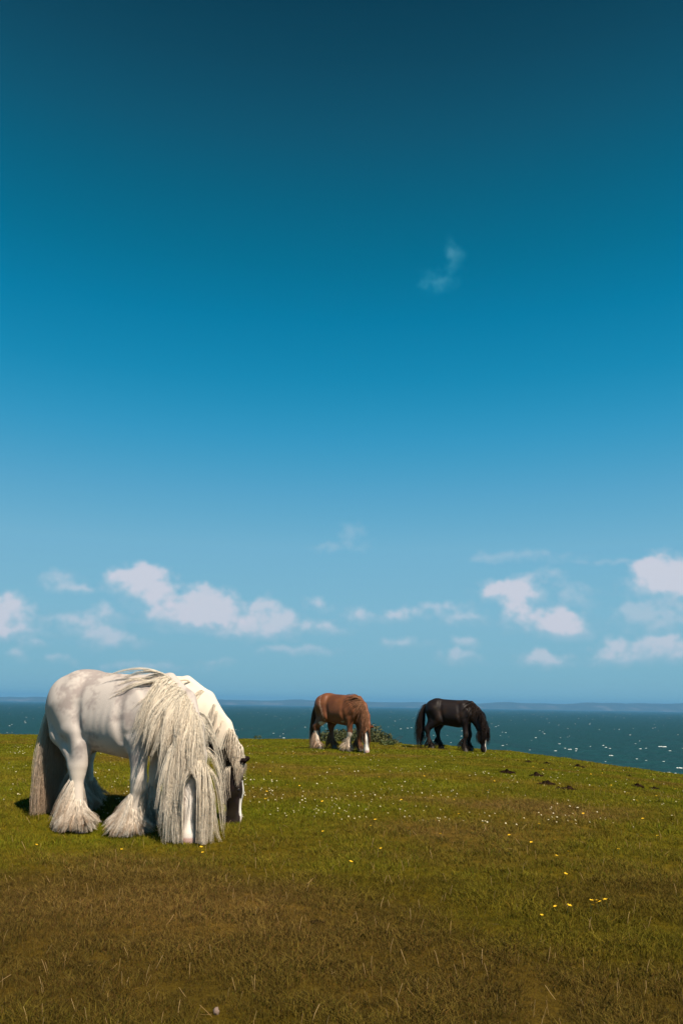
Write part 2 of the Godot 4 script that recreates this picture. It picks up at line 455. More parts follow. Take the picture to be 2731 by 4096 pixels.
# ------------------------------------------------------------------ horses
class Field:                      # a soft union of tapered capsules on a grid
	var o: Vector3
	var c: float
	var nx: int
	var ny: int
	var nz: int
	var k := 56.0
	var acc := PackedFloat32Array()
	func _init(lo: Vector3, hi: Vector3, cell: float):
		o = lo; c = cell
		nx = int((hi.x - lo.x) / c) + 2; ny = int((hi.y - lo.y) / c) + 2; nz = int((hi.z - lo.z) / c) + 2
		acc.resize(nx * ny * nz)
	func add(a: Vector3, ra: float, b: Vector3, rb: float, s := 1.0, u := Vector3.BACK):   # s squashes along u
		var pad := 0.10 + c
		var r := maxf(ra, rb) * maxf(1.0, s) + pad
		var lo := (a.min(b) - Vector3.ONE * r - o) / c
		var hi := (a.max(b) + Vector3.ONE * r - o) / c
		var ba := b - a
		var inv := 1.0 / maxf(ba.length_squared(), 1e-8)
		var q := 1.0 / (s * s) - 1.0
		for z in range(maxi(0, int(lo.z)), mini(nz - 1, int(hi.z) + 1) + 1):
			for y in range(maxi(0, int(lo.y)), mini(ny - 1, int(hi.y) + 1) + 1):
				var row := (z * ny + y) * nx
				for x in range(maxi(0, int(lo.x)), mini(nx - 1, int(hi.x) + 1) + 1):
					var p := Vector3(o.x + x * c, o.y + y * c, o.z + z * c) - a
					var t := clampf(p.dot(ba) * inv, 0.0, 1.0)
					p -= ba * t
					var l := p.dot(u)
					var d := sqrt(p.length_squared() + l * l * q) - (ra + (rb - ra) * t)
					if d < pad:
						acc[row + x] += exp(-k * maxf(d, -0.25))
	func finish():
		var far := 0.11
		for j in acc.size():
			var e := acc[j]
			acc[j] = far if e < 0.02 else -log(e) / k
	func groove(a: Vector3, b: Vector3, deep: float, wide: float):      # a soft furrow (or, below zero, a ridge) in the skin
		var r := Vector3.ONE * wide * 2.4
		var lo := (a.min(b) - r - o) / c
		var hi := (a.max(b) + r - o) / c
		var ba := b - a
		var inv := 1.0 / maxf(ba.length_squared(), 1e-8)
		for z in range(maxi(0, int(lo.z)), mini(nz - 1, int(hi.z) + 1) + 1):
			for y in range(maxi(0, int(lo.y)), mini(ny - 1, int(hi.y) + 1) + 1):
				for x in range(maxi(0, int(lo.x)), mini(nx - 1, int(hi.x) + 1) + 1):
					var p := o + Vector3(x, y, z) * c - a
					p -= ba * clampf(p.dot(ba) * inv, 0.0, 1.0)
					acc[(z * ny + y) * nx + x] += deep * exp(-p.length_squared() / (wide * wide))
	func dist(p: Vector3) -> float:
		var f := (p - o) / c
		var x := int(floor(f.x)); var y := int(floor(f.y)); var z := int(floor(f.z))
		if x < 0 or y < 0 or z < 0 or x >= nx - 1 or y >= ny - 1 or z >= nz - 1: return 0.11
		var tx := f.x - x; var ty := f.y - y; var tz := f.z - z
		var j := (z * ny + y) * nx + x
		var j2 := j + nx * ny
		var a := lerpf(lerpf(acc[j], acc[j + 1], tx), lerpf(acc[j + nx], acc[j + nx + 1], tx), ty)
		var b := lerpf(lerpf(acc[j2], acc[j2 + 1], tx), lerpf(acc[j2 + nx], acc[j2 + nx + 1], tx), ty)
		return lerpf(a, b, tz)
	func grad(p: Vector3) -> Vector3:
		var h := c
		var g := Vector3(dist(p + Vector3(h, 0, 0)) - dist(p - Vector3(h, 0, 0)), dist(p + Vector3(0, h, 0)) - dist(p - Vector3(0, h, 0)), dist(p + Vector3(0, 0, h)) - dist(p - Vector3(0, 0, h)))
		return g.normalized() if g.length_squared() > 1e-12 else Vector3.UP
	func skin(s: Soup):           # surface nets
		var at := PackedInt32Array(); at.resize(acc.size()); at.fill(-1)
		var sl := nx * ny
		for z in nz - 1:
			for y in ny - 1:
				var j := (z * ny + y) * nx
				for x in nx - 1:
					var a0 := acc[j]; var a1 := acc[j + 1]; var a2 := acc[j + nx]; var a3 := acc[j + nx + 1]
					var b0 := acc[j + sl]; var b1 := acc[j + sl + 1]; var b2 := acc[j + sl + nx]; var b3 := acc[j + sl + nx + 1]
					var lowest := minf(minf(minf(a0, a1), minf(a2, a3)), minf(minf(b0, b1), minf(b2, b3)))
					if lowest < 0.0 and maxf(maxf(maxf(a0, a1), maxf(a2, a3)), maxf(maxf(b0, b1), maxf(b2, b3))) >= 0.0:
						var sum := Vector3.ZERO
						var m := 0
						if (a0 < 0.0) != (a1 < 0.0): sum += Vector3(a0 / (a0 - a1), 0, 0); m += 1
						if (a2 < 0.0) != (a3 < 0.0): sum += Vector3(a2 / (a2 - a3), 1, 0); m += 1
						if (b0 < 0.0) != (b1 < 0.0): sum += Vector3(b0 / (b0 - b1), 0, 1); m += 1
						if (b2 < 0.0) != (b3 < 0.0): sum += Vector3(b2 / (b2 - b3), 1, 1); m += 1
						if (a0 < 0.0) != (a2 < 0.0): sum += Vector3(0, a0 / (a0 - a2), 0); m += 1
						if (a1 < 0.0) != (a3 < 0.0): sum += Vector3(1, a1 / (a1 - a3), 0); m += 1
						if (b0 < 0.0) != (b2 < 0.0): sum += Vector3(0, b0 / (b0 - b2), 1); m += 1
						if (b1 < 0.0) != (b3 < 0.0): sum += Vector3(1, b1 / (b1 - b3), 1); m += 1
						if (a0 < 0.0) != (b0 < 0.0): sum += Vector3(0, 0, a0 / (a0 - b0)); m += 1
						if (a1 < 0.0) != (b1 < 0.0): sum += Vector3(1, 0, a1 / (a1 - b1)); m += 1
						if (a2 < 0.0) != (b2 < 0.0): sum += Vector3(0, 1, a2 / (a2 - b2)); m += 1
						if (a3 < 0.0) != (b3 < 0.0): sum += Vector3(1, 1, a3 / (a3 - b3)); m += 1
						var p := o + (Vector3(x, y, z) + sum / m) * c
						at[j] = s.v.size()
						s.v.append(p); s.n.append(grad(p))
					j += 1
		for z in range(1, nz - 1):
			for y in range(1, ny - 1):
				var j := (z * ny + y) * nx
				for x in range(1, nx - 1):
					j += 1
					if at[j] < 0: continue
					var ins := acc[j] < 0.0
					if ins != (acc[j + 1] < 0.0): quad(s, at[j], at[j - nx], at[j - nx - sl], at[j - sl], ins)
					if ins != (acc[j + nx] < 0.0): quad(s, at[j], at[j - sl], at[j - sl - 1], at[j - 1], ins)
					if ins != (acc[j + sl] < 0.0): quad(s, at[j], at[j - 1], at[j - 1 - nx], at[j - nx], ins)
	func quad(s: Soup, a: int, b: int, d: int, e: int, ins: bool):
		if a < 0 or b < 0 or d < 0 or e < 0: return
		if ins:
			s.i.append_array([a, d, b, a, e, d])
		else:
			s.i.append_array([a, b, d, a, d, e])

func lock(s: Soup, f: Field, rng: RandomNumberGenerator, root: Vector3, dir: Vector3, length: float, fall: float, wind: Vector3, spread: float, count: int, rad: float, ca: Color, cb: Color, floor_y: float, wave := 0.012, keep := 0.35):
	var n := 10
	var mid := PackedVector3Array()
	var p := root
	var d := dir.normalized()
	for k in n:
		mid.append(p)
		d = (d * (1.0 - fall) + (Vector3.DOWN + wind).normalized() * fall).normalized()
		p += d * length / (n - 1)
		var lift := 0.008 + spread * 0.3
		var e := f.dist(p)
		if e < lift:
			var g := f.grad(p)
			p += g * (lift - e)
			d = (p - mid[k]).normalized()
		if p.y < floor_y + 0.012:
			p.y = floor_y + 0.012
	strands(s, rng, mid, spread, count, rad, ca, cb, floor_y, wave, keep)

func strands(s: Soup, rng: RandomNumberGenerator, mid: PackedVector3Array, spread: float, count: int, rad: float, ca: Color, cb: Color, floor_y: float, wave := 0.012, keep := 0.35):
	var n := mid.size()
	var w1 := rng.randf_range(0, TAU)
	var amp := wave * rng.randf_range(0.3, 1.0)
	var freq := rng.randf_range(3.0, 7.0)
	for j in count:
		var off := Vector3(rng.randfn(), rng.randfn(), rng.randfn()) * spread * 0.6
		var cut := rng.randf_range(0.72, 1.0)
		var tone := rng.randf_range(0.78, 1.12)
		var pts := PackedVector3Array()
		var ph := rng.randf_range(-0.5, 0.5)
		for k in n:
			var t := float(k) / (n - 1) * cut
			var x := t * (n - 1)
			var q := mid[int(x)].lerp(mid[mini(int(x) + 1, n - 1)], x - int(x))
			q += off * (0.35 + 0.65 * sin(PI * minf(t * 1.1, 1.0)) + keep * t)
			var side := Vector3(sin(w1), 0.2, cos(w1))
			q += side * amp * sin(freq * t + ph + w1) * t
			q += Vector3(rng.randfn(), rng.randfn(), rng.randfn()) * 0.0015
			if q.y < floor_y + 0.006: q.y = floor_y + 0.006 + 0.01 * rng.randf()
			pts.append(q)
		pts = part_hair(pts)
		var ta := Color(ca.r * tone, ca.g * tone, ca.b * tone)
		var tb := Color(cb.r * tone, cb.g * tone, cb.b * tone)
		var rr := rad * rng.randf_range(0.55, 1.35)
		s.tube(pts, rr, rr * 0.2, ta, tb, 3)

func along(pts: Array, t: float) -> Vector3:
	var x := clampf(t, 0, 1) * (pts.size() - 1)
	var i := mini(int(x), pts.size() - 2)
	return pts[i].lerp(pts[i + 1], x - i)

var back_len := 0.92
func T(x: float, y: float, z: float) -> Vector3:      # a cob is short in the back
	return Vector3(x * back_len, y, z)

func make_horse(h: Dictionary) -> Node3D:
	var root := thing(h.name, h.at, h.turn)
	root.scale = Vector3.ONE * h.scale
	tag(root, h.label, "horse", "grazing cobs")
	back_len = h.get("back", 0.92)
	var rng := RandomNumberGenerator.new(); rng.seed = h.seed
	var f := Field.new(Vector3(-1.02, -0.08, -0.48), Vector3(1.55, 1.56, 0.62), h.cell)
	# --- trunk
	f.add(T(-0.40, 1.02, 0), 0.325, T(0.28, 0.98, 0), 0.33, 0.9)
	f.add(T(-0.22, 0.92, 0), 0.285, T(0.18, 0.90, 0), 0.315, 1.06)
	f.add(T(-0.46, 1.13, 0.07), 0.23, T(-0.56, 1.10, 0.09), 0.22)
	f.add(T(-0.46, 1.13, -0.07), 0.23, T(-0.56, 1.10, -0.09), 0.22)
	f.add(T(-0.70, 1.10, 0), 0.14, T(-0.78, 1.16, 0), 0.05)
	f.add(T(0.40, 1.20, 0), 0.12, T(0.14, 1.16, 0), 0.12, 0.6)
	f.add(T(0.46, 1.00, 0), 0.25, T(0.56, 0.96, 0), 0.21, 0.95)
	# --- neck and crest
	var nk: Array = h.neck
	var nr := [0.245, 0.20, 0.155, 0.125, 0.10]
	for i in nk.size() - 1:
		f.add(nk[i], nr[i], nk[i + 1], nr[i + 1], 0.62)
	var crest := []
	for i in nk.size():
		var fw: Vector3 = (nk[mini(i + 1, nk.size() - 1)] - nk[maxi(i - 1, 0)]).normalized()
		var up := Vector3(-fw.y, fw.x, 0).normalized()
		crest.append(nk[i] + up * nr[i] * 0.93)
	for i in crest.size() - 1:
		f.add(crest[i], 0.05, crest[i + 1], 0.045, 0.9)
	# --- head
	var hs: float = h.get("head", 0.94)
	var poll: Vector3 = nk[nk.size() - 1]
	var dn: Vector3 = h.nose.normalized()
	var fn: Vector3 = (h.face - dn * h.face.dot(dn)).normalized()
	var lt := fn.cross(dn).normalized()
	if lt.z < 0.0: lt = -lt
	f.add(poll + dn * (0.02 * hs), 0.095, poll + dn * (0.20 * hs), 0.092, 0.85, lt)
	f.add(poll + dn * (0.12 * hs) - fn * (0.085 * hs), 0.09, poll + dn * (0.23 * hs) - fn * (0.07 * hs), 0.075, 0.62, lt)
	f.add(poll + dn * (0.20 * hs) + fn * (0.005 * hs), 0.082, poll + dn * (0.43 * hs), 0.06, 0.82, lt)
	f.add(poll + dn * (0.45 * hs) - fn * (0.008 * hs), 0.064, poll + dn * (0.515 * hs) - fn * (0.02 * hs), 0.056, 0.95, lt)
	f.add(poll + dn * (0.43 * hs) - fn * (0.055 * hs), 0.034, poll + dn * (0.49 * hs) - fn * (0.055 * hs), 0.03, 1.0, lt)
	for s in [-1.0, 1.0]:
		f.add(poll + dn * (0.15 * hs) + fn * (0.04 * hs) + lt * (0.066 * hs) * s, 0.026, poll + dn * (0.20 * hs) + fn * (0.035 * hs) + lt * (0.062 * hs) * s, 0.024)
		f.add(poll + dn * (0.49 * hs) + fn * (0.02 * hs) + lt * (0.03 * hs) * s, 0.022, poll + dn * (0.51 * hs) + fn * (0.012 * hs) + lt * (0.034 * hs) * s, 0.02)
	# --- legs
	var legs := []
	for key in ["rf", "lf", "rh", "lh"]:
		var s := 1.0 if key[0] == "r" else -1.0
		var ft: Vector3 = h[key]
		var inv: Vector3 = root.global_transform * ft
		ft.y = (land(inv.x, inv.z) - h.at.y) / h.scale + 0.012
		var hoof := ft + Vector3(0.035, 0.05, 0)
		if key[1] == "f":
			var elbow := T(0.40, 0.78, 0.165 * s)
			var knee := Vector3(lerpf(elbow.x, ft.x, 0.52) + 0.025, ft.y + 0.42, lerpf(elbow.z, ft.z, 0.55))
			var fet := ft + Vector3(-0.025, 0.14, 0)
			f.add(T(0.34, 1.16, 0.15 * s), 0.10, T(0.56, 0.96, 0.16 * s), 0.125, 0.9)
			f.add(T(0.54, 0.94, 0.165 * s), 0.125, elbow, 0.115, 0.9)
			f.add(elbow, 0.10, knee + Vector3(0, 0.06, 0), 0.062)
			f.add(knee + Vector3(0.01, 0.02, 0), 0.062, knee + Vector3(0.008, -0.03, 0), 0.056)
			f.add(knee, 0.05, fet, 0.045)
			f.add(fet, 0.053, hoof, 0.055)
			legs.append([knee, fet, hoof, ft])
		else:
			var stif := T(-0.33 + 0.12 * (ft.x + 0.5), 0.80, 0.19 * s)
			var hock := Vector3(ft.x - 0.10, ft.y + 0.50, lerpf(stif.z, ft.z, 0.6))
			var fet := ft + Vector3(-0.03, 0.14, 0)
			f.add(T(-0.50, 1.04, 0.15 * s), 0.205, T(-0.40, 0.86, 0.18 * s), 0.145)
			f.add(T(-0.62, 1.00, 0.13 * s), 0.165, T(-0.58, 0.80, 0.15 * s), 0.12)
			f.add(stif, 0.125, hock + Vector3(0.03, 0.04, 0), 0.068)
			f.add(T(-0.58, 0.80, 0.15 * s), 0.10, hock + Vector3(-0.01, 0.03, 0), 0.05)
			f.add(hock + Vector3(-0.035, 0.03, 0), 0.045, hock + Vector3(0.02, -0.04, 0), 0.058)
			f.add(hock, 0.055, fet, 0.048)
			f.add(fet, 0.055, hoof, 0.056)
			legs.append([hock, fet, hoof, ft])
	f.finish()
	for s in [-1.0, 1.0]:
		f.groove(T(0.24, 1.18, 0.27 * s), T(0.27, 0.92, 0.33 * s), 0.020, 0.040)       # behind the shoulder blade
		f.groove(T(0.27, 0.92, 0.33 * s), T(0.30, 0.74, 0.28 * s), 0.026, 0.035)       # behind the elbow
		f.groove(T(-0.32, 1.26, 0.20 * s), T(-0.29, 1.02, 0.31 * s), 0.018, 0.045)     # hollow of the flank
		f.groove(T(-0.29, 1.02, 0.31 * s), T(-0.22, 0.76, 0.27 * s), 0.026, 0.040)     # fold down to the stifle
		f.groove(T(-0.40, 1.27, 0.21 * s), T(-0.43, 1.20, 0.26 * s), -0.014, 0.050)    # point of the hip
		f.groove(T(-0.68, 1.06, 0.24 * s), T(-0.56, 0.78, 0.25 * s), 0.016, 0.030)     # between the thigh muscles
		f.groove(T(0.44, 1.18, 0.22 * s), T(0.60, 0.98, 0.24 * s), 0.018, 0.030)       # front of the shoulder
		f.groove(T(0.48, 0.84, 0.27 * s), T(0.36, 0.80, 0.28 * s), 0.014, 0.028)       # above the forearm
		for k in 4:
			f.groove(T(0.14 - 0.09 * k, 1.05, 0.33 * s), T(0.11 - 0.09 * k, 0.80, 0.33 * s), 0.005, 0.022)
	var body := Soup.new()
	f.skin(body)
	h.poll = poll; h.dn = dn; h.fn = fn; h.lt = lt
	for p in body.v:
		body.c.append(coat(h, p))
	for s in [-1.0, 1.0]:          # ears, part of the one skin
		var base: Vector3 = poll - dn * 0.045 + fn * 0.02 + lt * 0.062 * s
		var tip: Vector3 = base + (h.ear + lt * 0.35 * s).normalized() * 0.17
		var bow: Vector3 = -dn * 0.012
		body.tube(PackedVector3Array([base, base.lerp(tip, 0.25) + bow, base.lerp(tip, 0.5) + bow * 1.3, base.lerp(tip, 0.75) + bow, base.lerp(tip, 0.92) + bow * 0.4, tip]), 0.026, 0.002, h.ear_color, h.ear_color, 7, 0.02)
	var m := vpaint(h.rough)
	m.metallic_specular = h.get("gloss", 0.35)
	m.normal_enabled = true; m.normal_texture = noise_tex(60, 0.06, 3, true, 3.0, null, 256); m.normal_scale = h.get("fur", 0.4)
	m.uv1_triplanar = true; m.uv1_scale = Vector3(7, 7, 7)
	var skin := put("body", body.mesh(), m, root)
	# --- eyes, hooves
	var dark := paint(Color(0.012, 0.009, 0.008), 0.15)
	for s in [-1.0, 1.0]:
		var e := Soup.new()
		e.ball(poll + dn * 0.175 + fn * 0.042 + lt * 0.077 * s, Vector3.ONE * 0.02, Color.WHITE)
		put("eye", e.mesh(), dark, skin)
	var horn := paint(Color(0.10, 0.085, 0.07), 0.5)
	for g in legs:
		var q := Soup.new()
		var ft: Vector3 = g[3]
		q.tube(PackedVector3Array([ft + Vector3(0.02, 0.075, 0), ft + Vector3(0.03, 0.035, 0), ft + Vector3(0.035, -0.012, 0), ft + Vector3(0.035, -0.013, 0)]), 0.058, 0.075, Color.WHITE, Color.WHITE, 14)
		put("hoof", q.mesh(), horn, root)
	# --- hair
	var hm := vpaint(h.get("hair_rough", 0.6))
	hm.metallic_specular = 0.2
	if h.has("glow"):                # pale hair lets light through
		hm.backlight_enabled = true; hm.backlight = h.glow
	parting = h
	var mane := Soup.new()
	var nl: int = h.mane_locks
	for k in nl:
		var t := (k + rng.randf()) / nl
		if rng.randf() < h.get("thin", 0.0) and t < 0.6: continue
		var c := along(crest, (t * 0.98 + 0.01) * h.get("top", 1.0))
		var back: float = h.sweep * smoothstep(0.36, 0.08, t) * rng.randf_range(0.5, 1.2)
		var side := -1.0 if rng.randf() < h.far_side and t > 0.15 else 1.0
		if rng.randf() > h.get("swept", 0.6): back *= 0.12
		var out := Vector3.BACK.lerp(lt - fn * 0.35, smoothstep(0.35, 0.8, t)).normalized() * side * lerpf(1.0, 0.6, smoothstep(0.5, 0.8, t))       # the hair parts to the neck's, then the cheek's side
		var wind := Vector3(h.wind.x - 2.0 * back, 0.35 * back, h.wind.z) + out * 0.07 * (1.0 - smoothstep(0.4, 0.8, t))
		var dir := Vector3(0.30 * smoothstep(0.1, 0.4, t) - 1.2 * back + 0.22 * rng.randfn(), 0.22, 0.0) + out * 0.85
		var ln: float = lerpf(h.mane_len[0], h.mane_len[1], smoothstep(0.0, 0.9, t)) * rng.randf_range(0.72, 1.08)
		lock(mane, f, rng, c + Vector3(rng.randf_range(-0.02, 0.02), 0.0, 0.0) - out * 0.012, dir, ln, rng.randf_range(0.26, 0.44) + 0.16 * smoothstep(0.5, 0.8, t), wind + Vector3(0.07 * rng.randfn(), 0, 0.04 * rng.randfn()), rng.randf_range(0.014, 0.03) * (0.5 if back > 0.2 else 1.0), h.strands, h.hair_rad, h.mane_color, h.mane_tip, ground_in(h, c), 0.03)
	put("mane", mane.mesh(), hm, root)
	var fl := Soup.new()
	for k in h.forelock:            # hangs straight down either side of the face
		var right := rng.randf() < 0.55
		var l := rng.randf_range(0.055, 0.165) if right else -rng.randf_range(0.05, 0.15)
		var fr := rng.randf_range(-0.07, 0.035) - 0.12 * absf(l)
		var fy := ground_in(h, poll)
		var top := poll - dn * 0.075 + fn * rng.randf_range(-0.02, 0.04) + lt * 0.02 * signf(l)
		var bend := poll - dn * 0.03 + fn * fr + lt * l * 0.85
		var low := Vector3(bend.x, 0, bend.z) + lt * l * 0.25 + Vector3(rng.randfn(), 0, rng.randfn()) * 0.012
		low.y = maxf(fy + rng.randf_range(0.015, 0.12), poll.y - h.forelock_len * rng.randf_range(0.8, 1.1))
		var path := PackedVector3Array()
		for j in 11:
			var t := j / 10.0
			var q := top.lerp(bend, minf(t * 4.0, 1.0)).lerp(bend.lerp(low, maxf(t - 0.12, 0.0) / 0.88), smoothstep(0.05, 0.35, t))
			path.append(q)
		strands(fl, rng, path, 0.016, h.strands, h.hair_rad, h.mane_color, h.mane_tip, fy, 0.02)
	parting = {}
	if h.forelock > 0: put("forelock", fl.mesh(), hm, root)
	var tail := Soup.new()
	var dock := T(-0.80, 1.17, 0)
	for k in h.tail_locks:
		var u := rng.randf()
		var r0 := dock + Vector3(-0.02 - 0.05 * u, 0.03 - 0.32 * u * u, rng.randf_range(-0.05, 0.05))
		var dir := Vector3(-0.16, -0.5 + 0.9 * rng.randf() * h.get("cock", 0.0), rng.randf_range(-0.45, 0.45))
		var ln: float = (1.0 + 0.34 * (1.0 - u)) * h.tail_len * rng.randf_range(0.8, 1.05)
		lock(tail, f, rng, r0, dir, ln, 0.42, Vector3(h.tail_wind * rng.randf_range(0.2, 1.2), 0, h.get("tail_side", 0.0) + rng.randf_range(-0.09, 0.09)), 0.03, h.strands, h.hair_rad, h.tail_color, h.tail_tip, ground_in(h, dock), 0.035)
	put("tail", tail.mesh(), hm, root)
	for g in legs:
		var fe := Soup.new()
		var k: Vector3 = g[0]
		var hf: Vector3 = g[2]
		var fy: float = g[3].y - 0.012
		var cols: Array = h.feather_color
		var near: bool = k.z > 0.0
		for j in h.feather:
			var u := 0.12 + 0.88 * pow(rng.randf(), 0.75)
			var ax := k.lerp(g[1], minf(u * 1.25, 1.0)) if u < 0.8 else (g[1] as Vector3).lerp(hf, (u - 0.8) * 5.0)
			var ang := rng.randf_range(0, TAU)
			var rd := Vector3(cos(ang), 0, sin(ang))
			if rd.x > 0.0 and u < 0.55: rd = Vector3(-absf(rd.x), 0, rd.z).normalized()
			var r0 := ax + rd * 0.045 + Vector3(0.012, 0, 0)
			var ln := (r0.y - fy) * rng.randf_range(0.92, 1.25)
			var fl_out := lerpf(0.05, h.get("flare", 0.2), smoothstep(0.25, 0.9, u))
			var out := Vector3(rd.x * fl_out, -1.0, rd.z * fl_out)
			var cc: Array = cols[0] if near else cols[1]
			if k.x < 0.0 and cols.size() > 2: cc = cols[2] if near else cols[3]
			var mud := rng.randf()
			lock(fe, f, rng, r0, out, minf(ln, h.feather_len), 0.05, Vector3(rd.x * 0.07, 0, rd.z * 0.07), 0.011, maxi(3, h.strands / 2), h.hair_rad * 0.9, cc[0], (cc[0] as Color).lerp(cc[1], smoothstep(0.2, 0.9, mud)), fy, 0.008, 0.5)
		put("feather", fe.mesh(), hm, root)
	return root

var parting := {}
func part_hair(pts: PackedVector3Array) -> PackedVector3Array:      # a strand stays on its own side of the middle of the face
	if parting.is_empty(): return pts
	var w: float = parting.get("parting", 0.045)
	var sum := 0.0
	var hit := false
	for p in pts:
		var d: Vector3 = p - parting.poll
		var l: float = d.dot(parting.lt)
		if d.dot(parting.fn) > -0.05 and d.dot(parting.dn) > 0.0 and absf(l) < w * 1.6:
			hit = true; sum += l
	if not hit: return pts
	var sg := 1.0 if sum >= 0.0 else -1.0
	for k in pts.size():
		var d: Vector3 = pts[k] - parting.poll
		var l: float = d.dot(parting.lt) * sg
		var near := smoothstep(-0.12, -0.02, d.dot(parting.fn)) * smoothstep(-0.04, 0.05, d.dot(parting.dn))
		if l < w * 1.5:
			pts[k] += parting.lt * sg * (w + 0.33 * maxf(l, 0.0) - l) * near
	return pts

func ground_in(h: Dictionary, p: Vector3) -> float:
	var w: Vector3 = h.at + Basis(Vector3.UP, h.turn) * p * h.scale
	return (land(w.x, w.z) - h.at.y) / h.scale

func coat(h: Dictionary, p: Vector3) -> Color:
	var n := fleck.get_noise_3dv(p * 1.6)
	var big := patch.get_noise_3dv(p * 5.0 + Vector3(3, 7, h.seed))
	var a: float = (p - h.poll).dot(h.dn)
	var l: float = (p - h.poll).dot(h.lt)
	var fr: float = (p - h.poll).dot(h.fn)
	var on_head: bool = a > -0.03 and a < 0.7 and absf(l) < 0.16 and absf(fr) < 0.24 and p.x > 0.75
	match h.coat:
		"white":
			var c := Color(0.54, 0.485, 0.445).lerp(Color(0.37, 0.32, 0.30), smoothstep(-0.12, 0.40, big + 0.5 * n + 0.35 * fleck.get_noise_3dv(p * 7.0)))
			if p.y < 0.62: c = c.lerp(Color(0.60, 0.53, 0.46), smoothstep(0.62, 0.45, p.y))
			if on_head:
				c = Color(0.66, 0.59, 0.54)
				if absf(l) < 0.035 + 0.01 * n and fr > 0.0: c = Color(0.78, 0.73, 0.68)
				if a > 0.46: c = Color(0.62, 0.42, 0.38)
				if absf(absf(l) - 0.06) < 0.022 and absf(a - 0.18) < 0.03: c = Color(0.16, 0.12, 0.11)
			return c
		"piebald":
			var c := Color(0.74, 0.67, 0.555).lerp(Color(0.66, 0.58, 0.48), smoothstep(0.0, 0.4, n))
			var black := Color(0.016, 0.012, 0.011)
			var under := p.y < 0.86 + 0.10 * big + 0.05 * n - 0.62 * (p.x - 0.66)
			if p.x > 0.40 and p.y > 0.45 and under: c = black
			if p.x < -0.1 and p.y > 0.95 and big > 0.12: c = black
			if on_head and (a > 0.0 or fr < -0.02):
				c = black.lerp(Color(0.035, 0.027, 0.025), smoothstep(-0.2, 0.4, n))
				if fr > 0.01 and absf(l) < 0.040 + 0.012 * n and a > 0.10: c = Color(0.78, 0.74, 0.68)
				if a > 0.43 and fr > -0.01 and absf(l) < 0.03: c = Color(0.70, 0.56, 0.52)
			return c
		"chestnut":
			var c := Color(0.175, 0.066, 0.028).lerp(Color(0.12, 0.045, 0.02), smoothstep(-0.2, 0.5, big + 0.3 * n))
			var ivory := Color(0.62, 0.52, 0.42)
			var hind_line := p.x + 0.40 + 0.30 * (p.y - 1.0)
			if p.z > 0.1 and absf(hind_line) < 0.012 + 0.01 * n and p.y > 0.7 and p.y < 1.33: c = c.lerp(Color(0.42, 0.27, 0.19), 0.75)
			if p.x > 0.0 and p.y < 0.44 + 0.05 * n and p.z > 0.0: c = ivory
			if p.x < -0.1 and p.z > 0.03 and p.y < 0.66 + 0.05 * n and p.x > -0.9: c = ivory if p.y < 0.44 or p.x > -0.52 + 0.2 * (0.7 - p.y) else c
			if p.y < 0.70 and p.y > 0.55 and absf(p.x) < 0.25 and big + n > 0.35: c = c.lerp(ivory, 0.5)
			if on_head:
				if fr > -0.03 and absf(l) < 0.045 + 0.012 * n + 0.012 * sin(a * 14.0) and a > 0.03: c = Color(0.78, 0.74, 0.70)
				if a > 0.44: c = Color(0.70, 0.48, 0.44) if fr > -0.04 else Color(0.2, 0.12, 0.10)
			return c
		_:
			var c := Color(0.0125, 0.0095, 0.0085).lerp(Color(0.024, 0.015, 0.011), smoothstep(-0.1, 0.4, big))
			if on_head and fr > 0.02 and absf(l) < 0.013 and a > 0.2: c = Color(0.62, 0.58, 0.52)
			return c

func base_horse() -> Dictionary:
	return {
		"scale": 1.0, "cell": 0.02, "seed": 1, "coat": "black", "rough": 0.7,
		"rf": Vector3(0.34, 0, 0.17), "lf": Vector3(0.42, 0, -0.17), "rh": Vector3(-0.58, 0, 0.17), "lh": Vector3(-0.38, 0, -0.17),
		"neck": [Vector3(0.42, 1.06, 0), Vector3(0.60, 0.94, 0), Vector3(0.76, 0.77, 0.0), Vector3(0.86, 0.60, 0.0), Vector3(0.92, 0.49, 0.0)],
		"nose": Vector3(0.10, -1, 0), "face": Vector3(1, 0, 0.1), "ear": Vector3(0.85, 0.35, 0.1), "ear_color": Color(0.02, 0.015, 0.012),
		"mane_locks": 120, "mane_len": [0.55, 0.42], "sweep": 0.3, "wind": Vector3(-0.12, 0, 0.0), "far_side": 0.1, "strands": 9, "hair_rad": 0.0045,
		"mane_color": Color(0.02, 0.016, 0.015), "mane_tip": Color(0.03, 0.02, 0.016), "forelock": 10, "forelock_len": 0.3,
		"tail_locks": 60, "tail_len": 1.0, "tail_wind": -0.03, "tail_color": Color(0.02, 0.016, 0.015), "tail_tip": Color(0.03, 0.02, 0.016),
		"feather": 120, "feather_len": 0.42, "feather_color": [[Color(0.02, 0.016, 0.014), Color(0.02, 0.016, 0.014)], [Color(0.02, 0.016, 0.014), Color(0.02, 0.016, 0.014)]]}

